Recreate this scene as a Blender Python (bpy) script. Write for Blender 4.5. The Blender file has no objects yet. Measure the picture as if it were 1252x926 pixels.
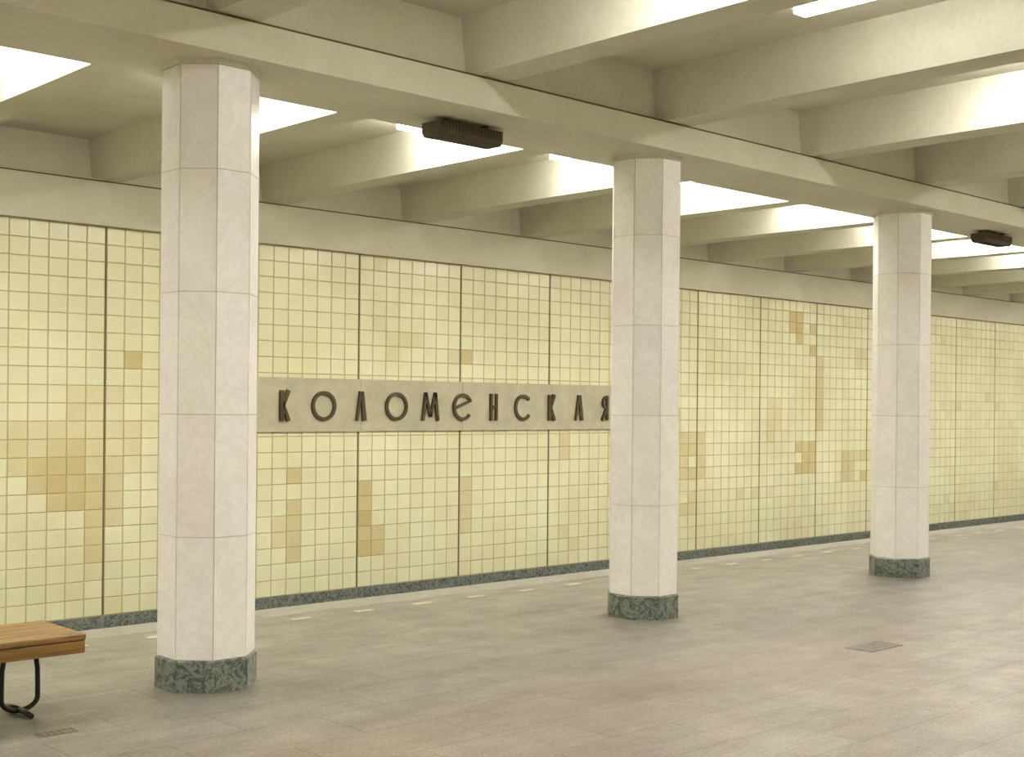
import bpy, bmesh, math, random
from mathutils import Vector, Matrix
random.seed(7)
S = bpy.context.scene
S.view_settings.view_transform = 'Standard'
S.view_settings.look = 'None'
S.view_settings.exposure = 0.0

def srgb(r, g, b):
    f = lambda c: (c/255/12.92) if c/255 <= 0.04045 else ((c/255+0.055)/1.055)**2.4
    return (f(r), f(g), f(b), 1)

# ------------------------------------------------------------------ materials
class M:
    def __init__(s, name):
        s.m = bpy.data.materials.new(name); s.m.use_nodes = True
        s.t = s.m.node_tree; s.b = s.t.nodes['Principled BSDF']
    def n(s, typ, **kw):
        x = s.t.nodes.new(typ)
        for k, v in kw.items():
            if k in x.inputs: x.inputs[k].default_value = v
            else: setattr(x, k, v)
        return x
    def l(s, a, b): s.t.links.new(a, b)
    def ramp(s, fac, stops):
        r = s.n('ShaderNodeValToRGB'); e = r.color_ramp.elements
        while len(e) < len(stops): e.new(0.5)
        for i, (p, c) in enumerate(stops): e[i].position = p; e[i].color = c
        s.l(fac, r.inputs['Fac']); return r.outputs['Color']
    def mix(s, a, b, fac, mode='MIX'):
        x = s.n('ShaderNodeMix', data_type='RGBA', blend_type=mode)
        for sock, v in ((x.inputs[0], fac), (x.inputs[6], a), (x.inputs[7], b)):
            if isinstance(v, bpy.types.NodeSocket): s.l(v, sock)
            else: sock.default_value = v
        return x.outputs[2]
    def noise(s, vec, scale, detail=4, rough=0.6, dist=0.0):
        x = s.n('ShaderNodeTexNoise', Scale=scale, Detail=detail, Roughness=rough, Distortion=dist)
        s.l(vec, x.inputs['Vector']); return x.outputs['Fac']
    def pos(s): return s.n('ShaderNodeNewGeometry').outputs['Position']
    def bump(s, h, strength=0.2, d=0.01):
        x = s.n('ShaderNodeBump', Strength=strength, Distance=d); s.l(h, x.inputs['Height'])
        s.l(x.outputs['Normal'], s.b.inputs['Normal'])

def simple(name, col, rough=0.6, metal=0.0, nscale=8, amt=0.12, bump=0.0):
    m = M(name); p = m.pos(); f = m.noise(p, nscale, 5)
    d = tuple(c*(1-amt) for c in col[:3])+(1,); h = tuple(min(1, c*(1+amt)) for c in col[:3])+(1,)
    m.l(m.ramp(f, [(0.3, d), (0.7, h)]), m.b.inputs['Base Color'])
    m.b.inputs['Roughness'].default_value = rough; m.b.inputs['Metallic'].default_value = metal
    if bump: m.bump(m.noise(p, nscale*6, 3), bump)
    return m.m

# white marble
m = M('white_marble'); p = m.pos()
base = m.ramp(m.noise(p, 2.2, 5, 0.55, 0.4), [(0.30, srgb(246, 242, 238)), (0.5, srgb(251, 248, 244)), (0.72, srgb(254, 252, 248))])
veins = m.ramp(m.noise(p, 6, 7, 0.7, 1.2), [(0.42, (1, 1, 1, 1)), (0.50, srgb(242, 238, 234)), (0.56, (1, 1, 1, 1))])
c = m.mix(base, veins, 0.5, 'MULTIPLY')
att = m.n('ShaderNodeAttribute', attribute_name='tint')
c = m.mix(c, att.outputs['Color'], 1.0, 'MULTIPLY')
m.l(c, m.b.inputs['Base Color']); m.b.inputs['Roughness'].default_value = 0.42
MARBLE = m.m
# dark marble
m = M('dark_green_marble'); p = m.pos()
c = m.ramp(m.noise(p, 12, 8, 0.75, 2.2), [(0.34, srgb(58, 64, 58)), (0.48, srgb(90, 96, 88)), (0.55, srgb(146, 150, 140)), (0.62, srgb(82, 88, 80))])
m.l(c, m.b.inputs['Base Color']); m.b.inputs['Roughness'].default_value = 0.35
DARKM = m.m
GROUT_COL = simple('column_joint_mortar', srgb(206, 200, 188), 0.8)
# ceiling concrete paint
m = M('cream_painted_concrete'); p = m.pos()
c = m.ramp(m.noise(p, 1.3, 6, 0.6, 0.3), [(0.3, srgb(213, 210, 190)), (0.7, srgb(228, 225, 208))])
c2 = m.ramp(m.noise(p, 25, 4, 0.7), [(0.3, srgb(238, 236, 230)), (0.7, (1, 1, 1, 1))])
m.l(m.mix(c, c2, 0.6, 'MULTIPLY'), m.b.inputs['Base Color']); m.b.inputs['Roughness'].default_value = 0.75
m.bump(m.noise(p, 30, 4), 0.15, 0.01)
CONC = m.m
DARKGAP = simple('dark_joint', srgb(104, 90, 66), 0.9)
# wall tile with per-tile colour attribute
m = M('glazed_yellow_tile'); p = m.pos()
att = m.n('ShaderNodeAttribute', attribute_name='tint')
c = m.mix(att.outputs['Color'], m.ramp(m.noise(p, 0.9, 3), [(0.35, srgb(238, 235, 224)), (0.65, (1, 1, 1, 1))]), 0.8, 'MULTIPLY')
m.l(c, m.b.inputs['Base Color']); m.b.inputs['Roughness'].default_value = 0.22
TILE = m.m
TGROUT = simple('tile_grout', srgb(194, 181, 132), 0.9, amt=0.1)
PJOINT = simple('panel_joint', srgb(108, 100, 68), 0.9)
# sign stone
SIGN = simple('sign_grey_stone', srgb(184, 178, 150), 0.6, nscale=5, amt=0.12)
BRONZE = simple('dark_bronze_letters', srgb(78, 66, 42), 0.45, 0.3, amt=0.2)
# floor
m = M('granite_floor'); p = m.pos()
sep = m.n('ShaderNodeSeparateXYZ'); m.l(p, sep.inputs[0])
grey = m.ramp(m.noise(p, 1.6, 6, 0.7, 0.4), [(0.3, srgb(130, 128, 119)), (0.7, srgb(150, 148, 138))])
pink = m.ramp(m.noise(p, 1.4, 6, 0.7, 0.4), [(0.3, srgb(138, 127, 114)), (0.7, srgb(156, 145, 131))])
mr = m.n('ShaderNodeMapRange'); mr.inputs['From Min'].default_value = 5.2; mr.inputs['From Max'].default_value = 6.10
m.l(sep.outputs['Y'], mr.inputs['Value'])
mr2 = m.n('ShaderNodeMapRange'); mr2.inputs['From Min'].default_value = 3.2; mr2.inputs['From Max'].default_value = 2.30
m.l(sep.outputs['Y'], mr2.inputs['Value'])
ad = m.n('ShaderNodeMath', operation='MAXIMUM'); m.l(mr.outputs[0], ad.inputs[0]); m.l(mr2.outputs[0], ad.inputs[1])
z = m.mix(pink, grey, ad.outputs[0])
br = m.n('ShaderNodeTexBrick', offset=0.5, Scale=1.0); br.inputs['Mortar Size'].default_value = 0.006
br.inputs['Brick Width'].default_value = 0.9; br.inputs['Row Height'].default_value = 0.45
br.inputs['Color1'].default_value = (1, 1, 1, 1); br.inputs['Color2'].default_value = srgb(241, 238, 234)
br.inputs['Mortar'].default_value = srgb(200, 192, 178); br.inputs['Mortar Smooth'].default_value = 0.3
m.l(p, br.inputs['Vector'])
z = m.mix(z, br.outputs['Color'], 0.9, 'MULTIPLY')
sp = m.ramp(m.noise(p, 45, 5, 0.85), [(0.40, srgb(186, 178, 168)), (0.6, (1, 1, 1, 1))])
z = m.mix(z, sp, 0.8, 'MULTIPLY')
mp = m.n('ShaderNodeMapping'); mp.inputs['Scale'].default_value = (0.5, 2.2, 1); m.l(p, mp.inputs['Vector'])
sp2 = m.ramp(m.noise(mp.outputs[0], 2.2, 7, 0.75, 0.5), [(0.35, srgb(214, 208, 200)), (0.6, (1, 1, 1, 1))])
z = m.mix(z, sp2, 0.85, 'MULTIPLY')
m.l(z, m.b.inputs['Base Color'])
m.l(m.ramp(m.noise(p, 3, 4), [(0.3, (.34, .34, .34, 1)), (0.7, (.5, .5, .5, 1))]), m.b.inputs['Roughness'])
FLOOR = m.m
EDGE = simple('platform_edge_granite', srgb(134, 130, 118), 0.6, nscale=12)
DASH = simple('cream_dash_stone', srgb(176, 168, 144), 0.55)
TRENCH = simple('trench_concrete', srgb(70, 66, 58), 0.9, nscale=5, amt=0.25, bump=0.3)
STEEL = simple('rail_steel', srgb(110, 98, 88), 0.4, 0.8)
SLEEPER = simple('sleeper_wood', srgb(60, 50, 40), 0.9)
HATCH = simple('hatch_iron', srgb(118, 110, 96), 0.6, 0.2, nscale=20, amt=0.25)
SPK = simple('speaker_brown_metal', srgb(76, 66, 46), 0.5, 0.2, amt=0.2)
SPKD = simple('speaker_grille', srgb(38, 32, 24), 0.6)
BLACK = simple('black_iron', srgb(40, 36, 30), 0.4, 0.5)
m = M('varnished_bench_wood'); p = m.pos()
mp = m.n('ShaderNodeMapping'); mp.inputs['Scale'].default_value = (0.8, 14, 14); m.l(p, mp.inputs['Vector'])
m.l(m.ramp(m.noise(mp.outputs[0], 3, 6, 0.6, 0.8), [(0.3, srgb(92, 64, 28)), (0.55, srgb(132, 98, 46)), (0.75, srgb(158, 124, 62))]), m.b.inputs['Base Color'])
m.b.inputs['Roughness'].default_value = 0.35
WOOD = m.m
def lampmat(nm, st):
    m = M(nm)
    m.b.inputs['Base Color'].default_value = (1, 1, 1, 1)
    m.b.inputs['Emission Color'].default_value = (1.0, 0.972, 0.93, 1)
    m.b.inputs['Emission Strength'].default_value = st
    return m.m
LAMP = lampmat('fluorescent_diffuser', 52)
LAMPN = lampmat('fluorescent_diffuser_nave', 68)
LAMPDIM = lampmat('fluorescent_diffuser_dim', 16)  # alternate nave coffers: emission set lower so the rib faces stay dull
HOUSING = simple('lamp_housing_enamel', srgb(220, 216, 205), 0.4)

# ------------------------------------------------------------------ mesh helpers
class B:
    def __init__(s, mats):
        s.bm = bmesh.new(); s.mats = mats
        s.tint = s.bm.loops.layers.float_color.new('tint')
    def face(s, pts, mi=0, col=(1, 1, 1, 1)):
        f = s.bm.faces.new([s.bm.verts.new(q) for q in pts]); f.material_index = mi
        for lp in f.loops: lp[s.tint] = col
        return f
    def prism(s, bot, top, mi=0, col=(1, 1, 1, 1), caps=True):
        vb = [s.bm.verts.new(q) for q in bot]; vt = [s.bm.verts.new(q) for q in top]; n = len(vb); fs = []
        for i in range(n): fs.append(s.bm.faces.new((vb[i], vb[(i+1) % n], vt[(i+1) % n], vt[i])))
        if caps: fs.append(s.bm.faces.new(vb[::-1])); fs.append(s.bm.faces.new(vt))
        for f in fs:
            f.material_index = mi
            for lp in f.loops: lp[s.tint] = col
        return fs
    def box(s, x0, x1, y0, y1, z0, z1, mi=0, col=(1, 1, 1, 1)):
        return s.prism([(x0, y0, z0), (x1, y0, z0), (x1, y1, z0), (x0, y1, z0)],
                       [(x0, y0, z1), (x1, y0, z1), (x1, y1, z1), (x0, y1, z1)], mi, col)
    def tube(s, pts, r, mi=0, n=12):
        rings = []
        P = [Vector(q) for q in pts]
        for i, q in enumerate(P):
            t = (P[min(i+1, len(P)-1)]-P[max(i-1, 0)]).normalized()
            a = Vector((0, 1, 0)) if abs(t.y) < 0.9 else Vector((1, 0, 0))
            u = t.cross(a).normalized(); v = t.cross(u).normalized()
            rings.append([s.bm.verts.new(q+u*r*math.cos(2*math.pi*k/n)+v*r*math.sin(2*math.pi*k/n)) for k in range(n)])
        for i in range(len(rings)-1):
            for k in range(n):
                f = s.bm.faces.new((rings[i][k], rings[i][(k+1) % n], rings[i+1][(k+1) % n], rings[i+1][k])); f.material_index = mi; f.smooth = True
        for rr in (rings[0], rings[-1]):
            f = s.bm.faces.new(rr); f.material_index = mi
    def obj(s, name, parent=None, bevel=0, loc=(0, 0, 0)):
        bmesh.ops.recalc_face_normals(s.bm, faces=s.bm.faces)
        me = bpy.data.meshes.new(name); s.bm.to_mesh(me); s.bm.free()
        for mm in s.mats: me.materials.append(mm)
        o = bpy.data.objects.new(name, me); S.collection.objects.link(o); o.location = loc
        if parent: o.parent = parent
        if bevel:
            b = o.modifiers.new('bev', 'BEVEL'); b.width = bevel; b.segments = 2; b.limit_method = 'ANGLE'; b.angle_limit = 0.6
        return o
def empty(name, loc=(0, 0, 0)):
    e = bpy.data.objects.new(name, None); S.collection.objects.link(e); e.location = loc; return e

# ------------------------------------------------------------------ layout numbers (metres)
X0, X1 = -10.0, 44.0
YN, YS = 12.5, -4.1         # track walls
YC, YC2 = 7.0, 1.40         # column rows
EN, ES = 9.2, -0.8          # platform edges
ZS = 3.74                   # beam soffit
ZR = 3.97                   # rib bottom
ZC = 4.37                   # slab

# floor / platform
b = B([FLOOR]); b.box(X0, X1, ES+0.35, EN-0.35, -0.12, 0.0); b.obj('floor')
b = B([EDGE, TRENCH])
for y0, y1 in ((EN-0.35, EN), (ES, ES+0.35)):
    x = X0
    while x < X1-0.01:
        b.box(x+0.002, min(x+1.2, X1)-0.002, y0+0.002, y1, -0.12, 0.0, 0); x += 1.2
b.box(X0, X1, ES+0.12, ES+0.3, -1.1, -0.12, 1); b.box(X0, X1, EN-0.3, EN-0.12, -1.1, -0.12, 1)
b.obj('trim_platform_edge')
# dashes
b = B([DASH])
x = X0+0.2
while x < X1:
    b.box(x, x+0.18, 8.58, 8.65, -0.004, 0.003); b.box(x, x+0.18, -0.25, -0.18, -0.004, 0.003); x += 0.62
b.obj('trim_limit_line')
# track beds
for nm, y0, y1 in (('track_bed', EN-0.10, YN-0.02), ('track_bed', YS+0.02, ES+0.10)):
    b = B([TRENCH, SLEEPER, STEEL]); b.box(X0+.02, X1-.02, y0, y1, -1.3, -1.1, 0)
    yc = (y0+y1)/2; x = X0+0.3
    while x < X1-0.3:
        b.box(x, x+0.24, yc-1.25, yc+1.25, -1.1, -1.04, 1); x += 0.65
    for yy in (yc-0.76, yc+0.76):
        b.box(X0+.02, X1-.02, yy-0.07, yy+0.07, -1.04, -1.02, 2); b.box(X0+.02, X1-.02, yy-0.012, yy+0.012, -1.02, -0.91, 2); b.box(X0+.02, X1-.02, yy-0.036, yy+0.036, -0.91, -0.87, 2)
    b.obj(nm)

# ------------------------------------------------------------------ tile walls
TZ0, TZ1 = -0.48, 3.50
rows = 22; th = (TZ1-TZ0)/rows
base = srgb(241, 238, 202)
patches = [  # x0,x1,z0,z1,strength,prob   (wall coordinates in metres)
 (5.0, 6.0, 1.05, 1.55, .45, 1), (5.55, 5.95, 1.5, 1.9, .42, 1), (5.2, 5.7, .72, 1.1, .8, 1), (5.4, 6.0, .6, .92, .75, 1), (5.35, 5.75, 1.1, 1.25, .7, 1),
 (5.7, 6.0, .38, .65, .65, 1), (5.8, 6.0, .15, .42, .5, 1), (6.0, 6.2, .45, .95, .5, 1), (6.0, 6.4, 1.0, 1.5, .38, .9), (6.0, 6.2, 1.5, 1.9, .3, .6),
 (6.2, 6.4, 2.0, 2.2, .75, 1), (4.6, 5.2, 1.2, 1.5, .35, .9),
 (8.15, 8.4, -.2, 1.05, .6, .8), (8.0, 8.2, .1, .4, .45, .8), (9.2, 9.4, -.2, .75, .85, .95), (9.4, 9.6, -.2, .4, .7, .8), (10.8, 11.0, 2.25, 2.45, .8, 1),
 (10.8, 11.0, .0, .75, .5, .9), (12.5, 12.8, 1.0, 1.35, .5, .9), (9.6, 10.4, 2.3, 2.6, .3, .5), (12.4, 12.6, .4, .8, .35, .6),
 (15.2, 15.8, .6, 1.3, .55, .8), (15.2, 15.5, -.1, .5, .4, .5), (18.0, 18.4, 2.75, 3.4, 1.0, .85), (18.6, 18.8, 2.6, 3.2, .9, .85),
 (18.8, 19.0, 1.4, 2.6, .65, .7), (18.2, 18.7, .6, 1.15, .8, .9), (19.6, 20.4, .5, .95, .6, .8), (20.0, 20.4, 2.5, 3.0, .4, .5),
 (16.6, 17.1, .2, .6, .35, .6), (22.0, 22.4, .3, 1.2, .4, .6), (13.6, 14.2, .4, 1.6, .4, .6), (17.3, 17.7, 1.4, 1.8, .3, .6)]
def tilewall(name, Y, sgn, seed):
    rnd = random.Random(seed)
    b = B([TGROUT, TILE, PJOINT, CONC])
    b.box(X0, X1, min(Y, Y+sgn*0.3), max(Y, Y+sgn*0.3), -1.3, TZ1+.05, 0)
    b.box(X0, X1, min(Y, Y+sgn*0.3), max(Y, Y+sgn*0.3), TZ1+.05, 4.6, 3)
    off = 5.98
    k0 = math.floor((X0-off)/1.6)
    f = Y-sgn*0.008; g = Y-sgn*0.001
    for k in range(k0, int((X1-off)/1.6)+1):
        px = off+1.6*k
        if X0 < px < X1: b.box(px-0.009, px+0.009, min(Y, Y-sgn*0.004), max(Y, Y-sgn*0.004), TZ0, TZ1, 2)
        for i in range(8):
            a = px+0.009+i*(1.582/8); c = a+1.582/8
            if a < X0 or c > X1: continue
            for r in range(rows):
                z0 = TZ0+r*th; z1 = z0+th; cx, cz = (a+c)/2, (z0+z1)/2
                t = 0.0
                for (q0, q1, q2, q3, st, pr) in (patches if sgn > 0 else []):
                    if q0 <= cx <= q1 and q2 <= cz <= q3 and rnd.random() < pr: t = max(t, st*rnd.uniform(.8, 1.1))
                if t == 0 and rnd.random() < 0.02: t = rnd.uniform(.1, .35)
                v = rnd.uniform(0.97, 1.02)
                tan = srgb(208, 188, 130)
                t = min(t, 1)
                col = tuple(min(1, (base[j]*(1-t)+tan[j]*t)*v) for j in range(3))+(1,)
                gp = 0.004
                x0, x1, zz0, zz1 = a+gp, c-gp, z0+gp, z1-gp; e = 0.004
                b.face([(x0+e, f, zz0+e), (x1-e, f, zz0+e), (x1-e, f, zz1-e), (x0+e, f, zz1-e)][::(1 if sgn > 0 else -1)], 1, col)
                o_ = [(x0, g, zz0), (x1, g, zz0), (x1, g, zz1), (x0, g, zz1)]
                i_ = [(x0+e, f, zz0+e), (x1-e, f, zz0+e), (x1-e, f, zz1-e), (x0+e, f, zz1-e)]
                for q in range(4):
                    b.face([o_[q], o_[(q+1) % 4], i_[(q+1) % 4], i_[q]], 1, col)
    me = b.obj(name)
    d = B([DARKM]); x = X0
    while x < X1-0.01:
        d.box(x+0.003, min(x+1.6, X1)-0.003, min(Y, Y-sgn*0.03), max(Y, Y-sgn*0.03), -1.1, TZ0-0.004, 0); x += 1.6
    d.obj('baseboard_'+name.split('_')[1])
    l = B([CONC, DARKGAP])
    ya, yb = sorted((Y, Y-sgn*0.10)); l.box(X0, X1, ya, yb, TZ1, 3.94, 0)
    ya, yb = sorted((Y, Y-sgn*0.085)); l.box(X0, X1, ya, yb, 3.94, 3.957, 1)
    ya, yb = sorted((Y, Y-sgn*0.08)); l.box(X0, X1, ya, yb, 3.957, ZR, 0)
    l.obj('trim_ledge')
tilewall('wall_north', YN, 1, 3)
tilewall('wall_south', YS, -1, 5)
for nm, xa, xb in (('wall_east', X1, X1+0.3), ('wall_west', X0-0.3, X0)):
    b = B([CONC]); b.box(xa, xb, YS-0.3, YN+0.3, -1.3, 4.6); b.obj(nm)

# ------------------------------------------------------------------ ceiling
b = B([CONC]); b.box(X0, X1, YS, YN, ZC, ZC+0.25, 0); b.obj('ceiling')
b = B([CONC])
ribs = [3.97+2*k for k in range(-6, 20)]
for xc in ribs:
    w0, w1 = 0.145, 0.19
    b.prism([(xc-w0, YS, ZR), (xc+w0, YS, ZR), (xc+w0, YN, ZR), (xc-w0, YN, ZR)],
            [(xc-w1, YS, ZC), (xc+w1, YS, ZC), (xc+w1, YN, ZC), (xc-w1, YN, ZC)])
b.obj('ceiling_ribs')
for yc in (YC, YC2):
    b = B([CONC, DARKGAP])
    b.box(X0, X1, yc-0.40, yc+0.40, ZS, ZR-0.018, 0)
    b.box(X0, X1, yc-0.385, yc+0.385, ZR-0.018, ZR, 1)
    for i in range(len(ribs)-1):   # upstand closing each coffer over the beam
        b.box(ribs[i]+0.14, ribs[i+1]-0.14, yc-0.28, yc+0.28, ZR, ZC, 0)
    b.obj('ceiling_beam')

# lamps in coffers
for i in range(len(ribs)):
    rx = ribs[i]-0.16
    if rx-0.4 < X0: continue
    for (ya, yb) in ((7.6, 9.5), (3.4, 4.93), (-1.1, 0.8)):
        nave = (ya == 3.4); dim = nave and i % 2 == 0
        b = B([LAMPDIM if dim else LAMPN if nave else LAMP, HOUSING])
        xa, xb = (rx-0.70, rx-0.57) if nave else (rx-0.42, rx-0.26)
        b.box(xa-0.015, xb+0.015, ya-0.03, yb+0.03, ZC-0.03, ZC, 1)
        b.box(xa, xb, ya, yb, ZC-(0.07 if nave else 0.10), ZC-0.03, 0)
        b.obj('fluorescent_ceiling_lamp')

# ------------------------------------------------------------------ columns
def octa(ap, z):
    R = ap/math.cos(math.pi/8)
    return [(R*math.cos(math.pi/8+k*math.pi/4), R*math.sin(math.pi/8+k*math.pi/4), z) for k in range(8)]
def column_mesh(seed):
    rnd = random.Random(seed)
    b = B([GROUT_COL, MARBLE, DARKM, CONC])
    ap = 0.27
    b.prism(octa(ap-0.005, 0), octa(ap-0.005, ZS), 0)
    zs = [0.19, 0.915, 1.64, 2.365, 3.09, ZS-0.035]
    for k in range(8):
        for j in range(5):
            z0, z1 = zs[j]+0.0025, zs[j+1]-0.0025
            lo = octa(ap, z0); li = octa(ap-0.005, z0)
            p0, p1 = Vector(lo[k]), Vector(lo[(k+1) % 8]); q0, q1 = Vector(li[k]), Vector(li[(k+1) % 8])
            d = (p1-p0).normalized()*0.003
            v = rnd.uniform(0.955, 1.0); col = (v, v*rnd.uniform(.98, 1), v*rnd.uniform(.96, 1), 1)
            up = Vector((0, 0, z1-z0))
            b.prism([q0+d, q1-d, p1-d, p0+d], [q0+d+up, q1-d+up, p1-d+up, p0+d+up], 1, col)
    b.prism(octa(ap+0.012, 0), octa(ap+0.012, 0.18), 2); b.prism(octa(ap+0.012, 0.18), octa(ap+0.002, 0.19), 2)
    b.prism(octa(ap+0.008, ZS-0.035), octa(ap+0.008, ZS), 3)
    return b
meshes = []
k = 0
for yc in (YC, YC2):
    for i in range(-3, 10):
        x = 4.02+4.02*i
        if len(meshes) < 5:
            o = column_mesh(k).obj('marble_column', loc=(x, yc, 0)); meshes.append(o.data)
        else:
            o = bpy.data.objects.new('marble_column', meshes[k % 5]); S.collection.objects.link(o); o.location = (x, yc, 0)
        k += 1

# ------------------------------------------------------------------ station name sign
sg = empty('station_name_sign', (10.8, YN, 1.7))
b = B([SIGN, BRONZE])
for i in range(4):
    b.box(-3.2+1.6*i+0.002, -1.6+1.6*i-0.002, -0.035, -0.009, -0.315, 0.305, 0)
b.box(-3.2, 3.2, -0.03, -0.009, -0.315, 0.305, 0)
o = b.obj('stone_panel', sg)
L = B([BRONZE])
Y0_, Y1_ = -0.065, -0.035
def stroke(pts, w0, w1=None):
    w1 = w0 if w1 is None else w1
    (ax, az), (bx, bz) = pts; d = Vector((bx-ax, bz-az)).normalized(); n = Vector((-d.y, d.x))
    q = [(ax+n.x*w0/2, az+n.y*w0/2), (bx+n.x*w1/2, bz+n.y*w1/2), (bx-n.x*w1/2, bz-n.y*w1/2), (ax-n.x*w0/2, az-n.y*w0/2)]
    L.prism([(u, Y0_, v) for u, v in q], [(u, Y1_, v) for u, v in q])
def arc(cx, cz, rx, rz, a0, a1, w):
    n = 40
    for i in range(n):
        t0 = math.radians(a0+(a1-a0)*i/n); t1 = math.radians(a0+(a1-a0)*(i+1)/n)
        q = [(cx+rx*math.cos(t0), cz+rz*math.sin(t0)), (cx+rx*math.cos(t1), cz+rz*math.sin(t1)),
             (cx+(rx-w)*math.cos(t1), cz+(rz-w)*math.sin(t1)), (cx+(rx-w)*math.cos(t0), cz+(rz-w)*math.sin(t0))]
        L.prism([(u, Y0_, v) for u, v in q], [(u, Y1_, v) for u, v in q])
H = 0.175; cz = -0.015
def glyph(ch, cx):
    t, bt = cz+H, cz-H
    if ch == 'К':
        stroke(((cx-.04, bt), (cx-.04, t)), .055); stroke(((cx-.02, cz), (cx+.045, t)), .035, .05); stroke(((cx-.02, cz), (cx+.05, bt)), .035, .05)
    elif ch == 'О': arc(cx, cz, .17, .172, 0, 360, .038)
    elif ch == 'Л': stroke(((cx-.06, bt), (cx-.008, t)), .03, .035); stroke(((cx+.05, bt), (cx+.01, t)), .055, .045)
    elif ch == 'М':
        stroke(((cx-.12, bt), (cx-.075, t)), .04); stroke(((cx+.12, bt), (cx+.075, t)), .04)
        stroke(((cx-.08, t), (cx, bt+.05)), .04); stroke(((cx+.08, t), (cx, bt+.05)), .04)
    elif ch == 'Е':
        arc(cx, cz, .165, .172, 30, 320, .038); stroke(((cx-.14, cz-.02), (cx+.14, cz+.085)), .032)
    elif ch == 'Н':
        stroke(((cx-.045, bt), (cx-.045, t)), .036); stroke(((cx+.045, bt), (cx+.045, t)), .036); stroke(((cx-.04, cz), (cx+.04, cz)), .045)
    elif ch == 'С': arc(cx, cz, .16, .172, 42, 318, .038)
    elif ch == 'А':
        stroke(((cx-.065, bt), (cx-.008, t)), .03, .035); stroke(((cx+.055, bt), (cx+.01, t)), .055, .045); stroke(((cx-.04, bt+.09), (cx+.03, bt+.09)), .028)
    elif ch == 'Я':
        stroke(((cx+.04, bt), (cx+.04, t)), .045); arc(cx+.03, cz+.08, .09, .095, 90, 270, .036); stroke(((cx-.06, bt), (cx+.025, cz)), .042, .04)
for i, ch in enumerate('КОЛОМЕНСКАЯ'):
    glyph(ch, 8.12+0.534*i-10.8)
L.obj('letters', sg)

# ------------------------------------------------------------------ loudspeakers under beam
def speaker(x, yc):
    e = empty('loudspeaker', (x, yc, ZS-0.001))
    b = B([SPK, SPKD])
    prof = [(-.10, -.03), (-.10, -.10), (-.075, -.135), (.075, -.135), (.10, -.10), (.10, -.03)]
    b.prism([(-.30, y, z) for y, z in prof], [(.30, y, z) for y, z in prof], 0)
    for i in range(19):
        xx = -.27+.03*i
        b.box(xx-.004, xx+.004, -.103, -.10, -.095, -.035, 1); b.box(xx-.004, xx+.004, .10, .103, -.095, -.035, 1)
        b.box(xx-.004, xx+.004, -.07, .07, -.138, -.135, 1)
    b.obj('body', e, bevel=0.006)
    c = B([SPK]); c.box(-.2, -.16, -.05, .05, -.03, 0, 0); c.box(.16, .2, -.05, .05, -.03, 0, 0); c.obj('bracket', e)
for i in (-1, 0, 1, 2, 3):
    speaker(6.08+8*i, YC+0.04); speaker(6.08+8*i, YC2)

# ------------------------------------------------------------------ bench
bn = empty('wooden_bench', (2.04, 6.97, 0))
b = B([WOOD])
xe, L0 = 1.07, -1.05
for i in range(5):
    y0 = -0.285+i*0.114
    b.box(L0, xe, y0+0.002, y0+0.112, 0.415, 0.45, 0)
b.box(L0+.005, xe-.005, -.28, -.245, 0.345, 0.413, 0); b.box(L0+.005, xe-.005, .245, .28, 0.345, 0.413, 0)
b.box(xe-.045, xe-.005, -.245, .245, 0.345, 0.413, 0); b.box(L0+.005, L0+.045, -.245, .245, 0.345, 0.413, 0)
b.obj('seat', bn, bevel=0.008)
b = B([BLACK])
for cxx in (0.82, -0.82):
    # hairpin of round bar: two near-straight uprights joined by a rounded foot
    pts = [(cxx+0.075, 0, .41), (cxx+0.085, 0, .33), (cxx+.098, 0, .24), (cxx+.10, 0, .15)]
    for i in range(21):
        a = math.pi*i/20
        pts.append((cxx+0.10*math.cos(a), 0.0, 0.085-0.065*math.sin(a)))
    pts += [(cxx-.10, 0, .15), (cxx-.098, 0, .24), (cxx-.085, 0, .33), (cxx-.075, 0, .41)]
    b.tube(pts, 0.014)
    for yy in (-1, 1):
        b.tube([(cxx, 0, .024), (cxx, yy*.1, .022), (cxx, yy*.16, .016)], 0.015)
    b.box(cxx-.12, cxx+.12, -.2, .2, .40, .415)
b.obj('legs', bn)

# ------------------------------------------------------------------ floor hatches
def hatch(x, y, w, d):
    b = B([HATCH, BLACK]); b.box(x-w/2, x+w/2, y-d/2, y+d/2, -0.002, 0.004, 0)
    for i in range(6):
        xx = x-w/2+w*(i+.5)/6; b.box(xx-.003, xx+.003, y-d*.38, y+d*.38, .004, .005, 1)
    b.obj('floor_hatch')
hatch(8.25, 4.98, 0.42, 0.22); hatch(2.84, 6.45, 0.2, 0.09)

# ------------------------------------------------------------------ camera
cam = bpy.data.cameras.new('camera'); co = bpy.data.objects.new('camera', cam); S.collection.objects.link(co)
cam.sensor_width = 36; cam.lens = 1577/1252*36; cam.shift_y = 33/1252; cam.clip_end = 200; cam.clip_start = 0.05
yaw = math.radians(43.1); roll = 0.0093
fw = Vector((math.sin(yaw), math.cos(yaw), 0)); r0 = Vector((math.cos(yaw), -math.sin(yaw), 0)); Z = Vector((0, 0, 1))
r = r0*math.cos(roll)+Z*math.sin(roll); u = Z*math.cos(roll)-r0*math.sin(roll)
mt = Matrix(((r.x, u.x, -fw.x, 0), (r.y, u.y, -fw.y, 0), (r.z, u.z, -fw.z, 1.71), (0, 0, 0, 1)))
co.matrix_world = mt
S.camera = co
w = bpy.data.worlds.new('world'); S.world = w; w.use_nodes = True
w.node_tree.nodes['Background'].inputs[0].default_value = (0.5, 0.48, 0.4, 1); w.node_tree.nodes['Background'].inputs[1].default_value = 0.1
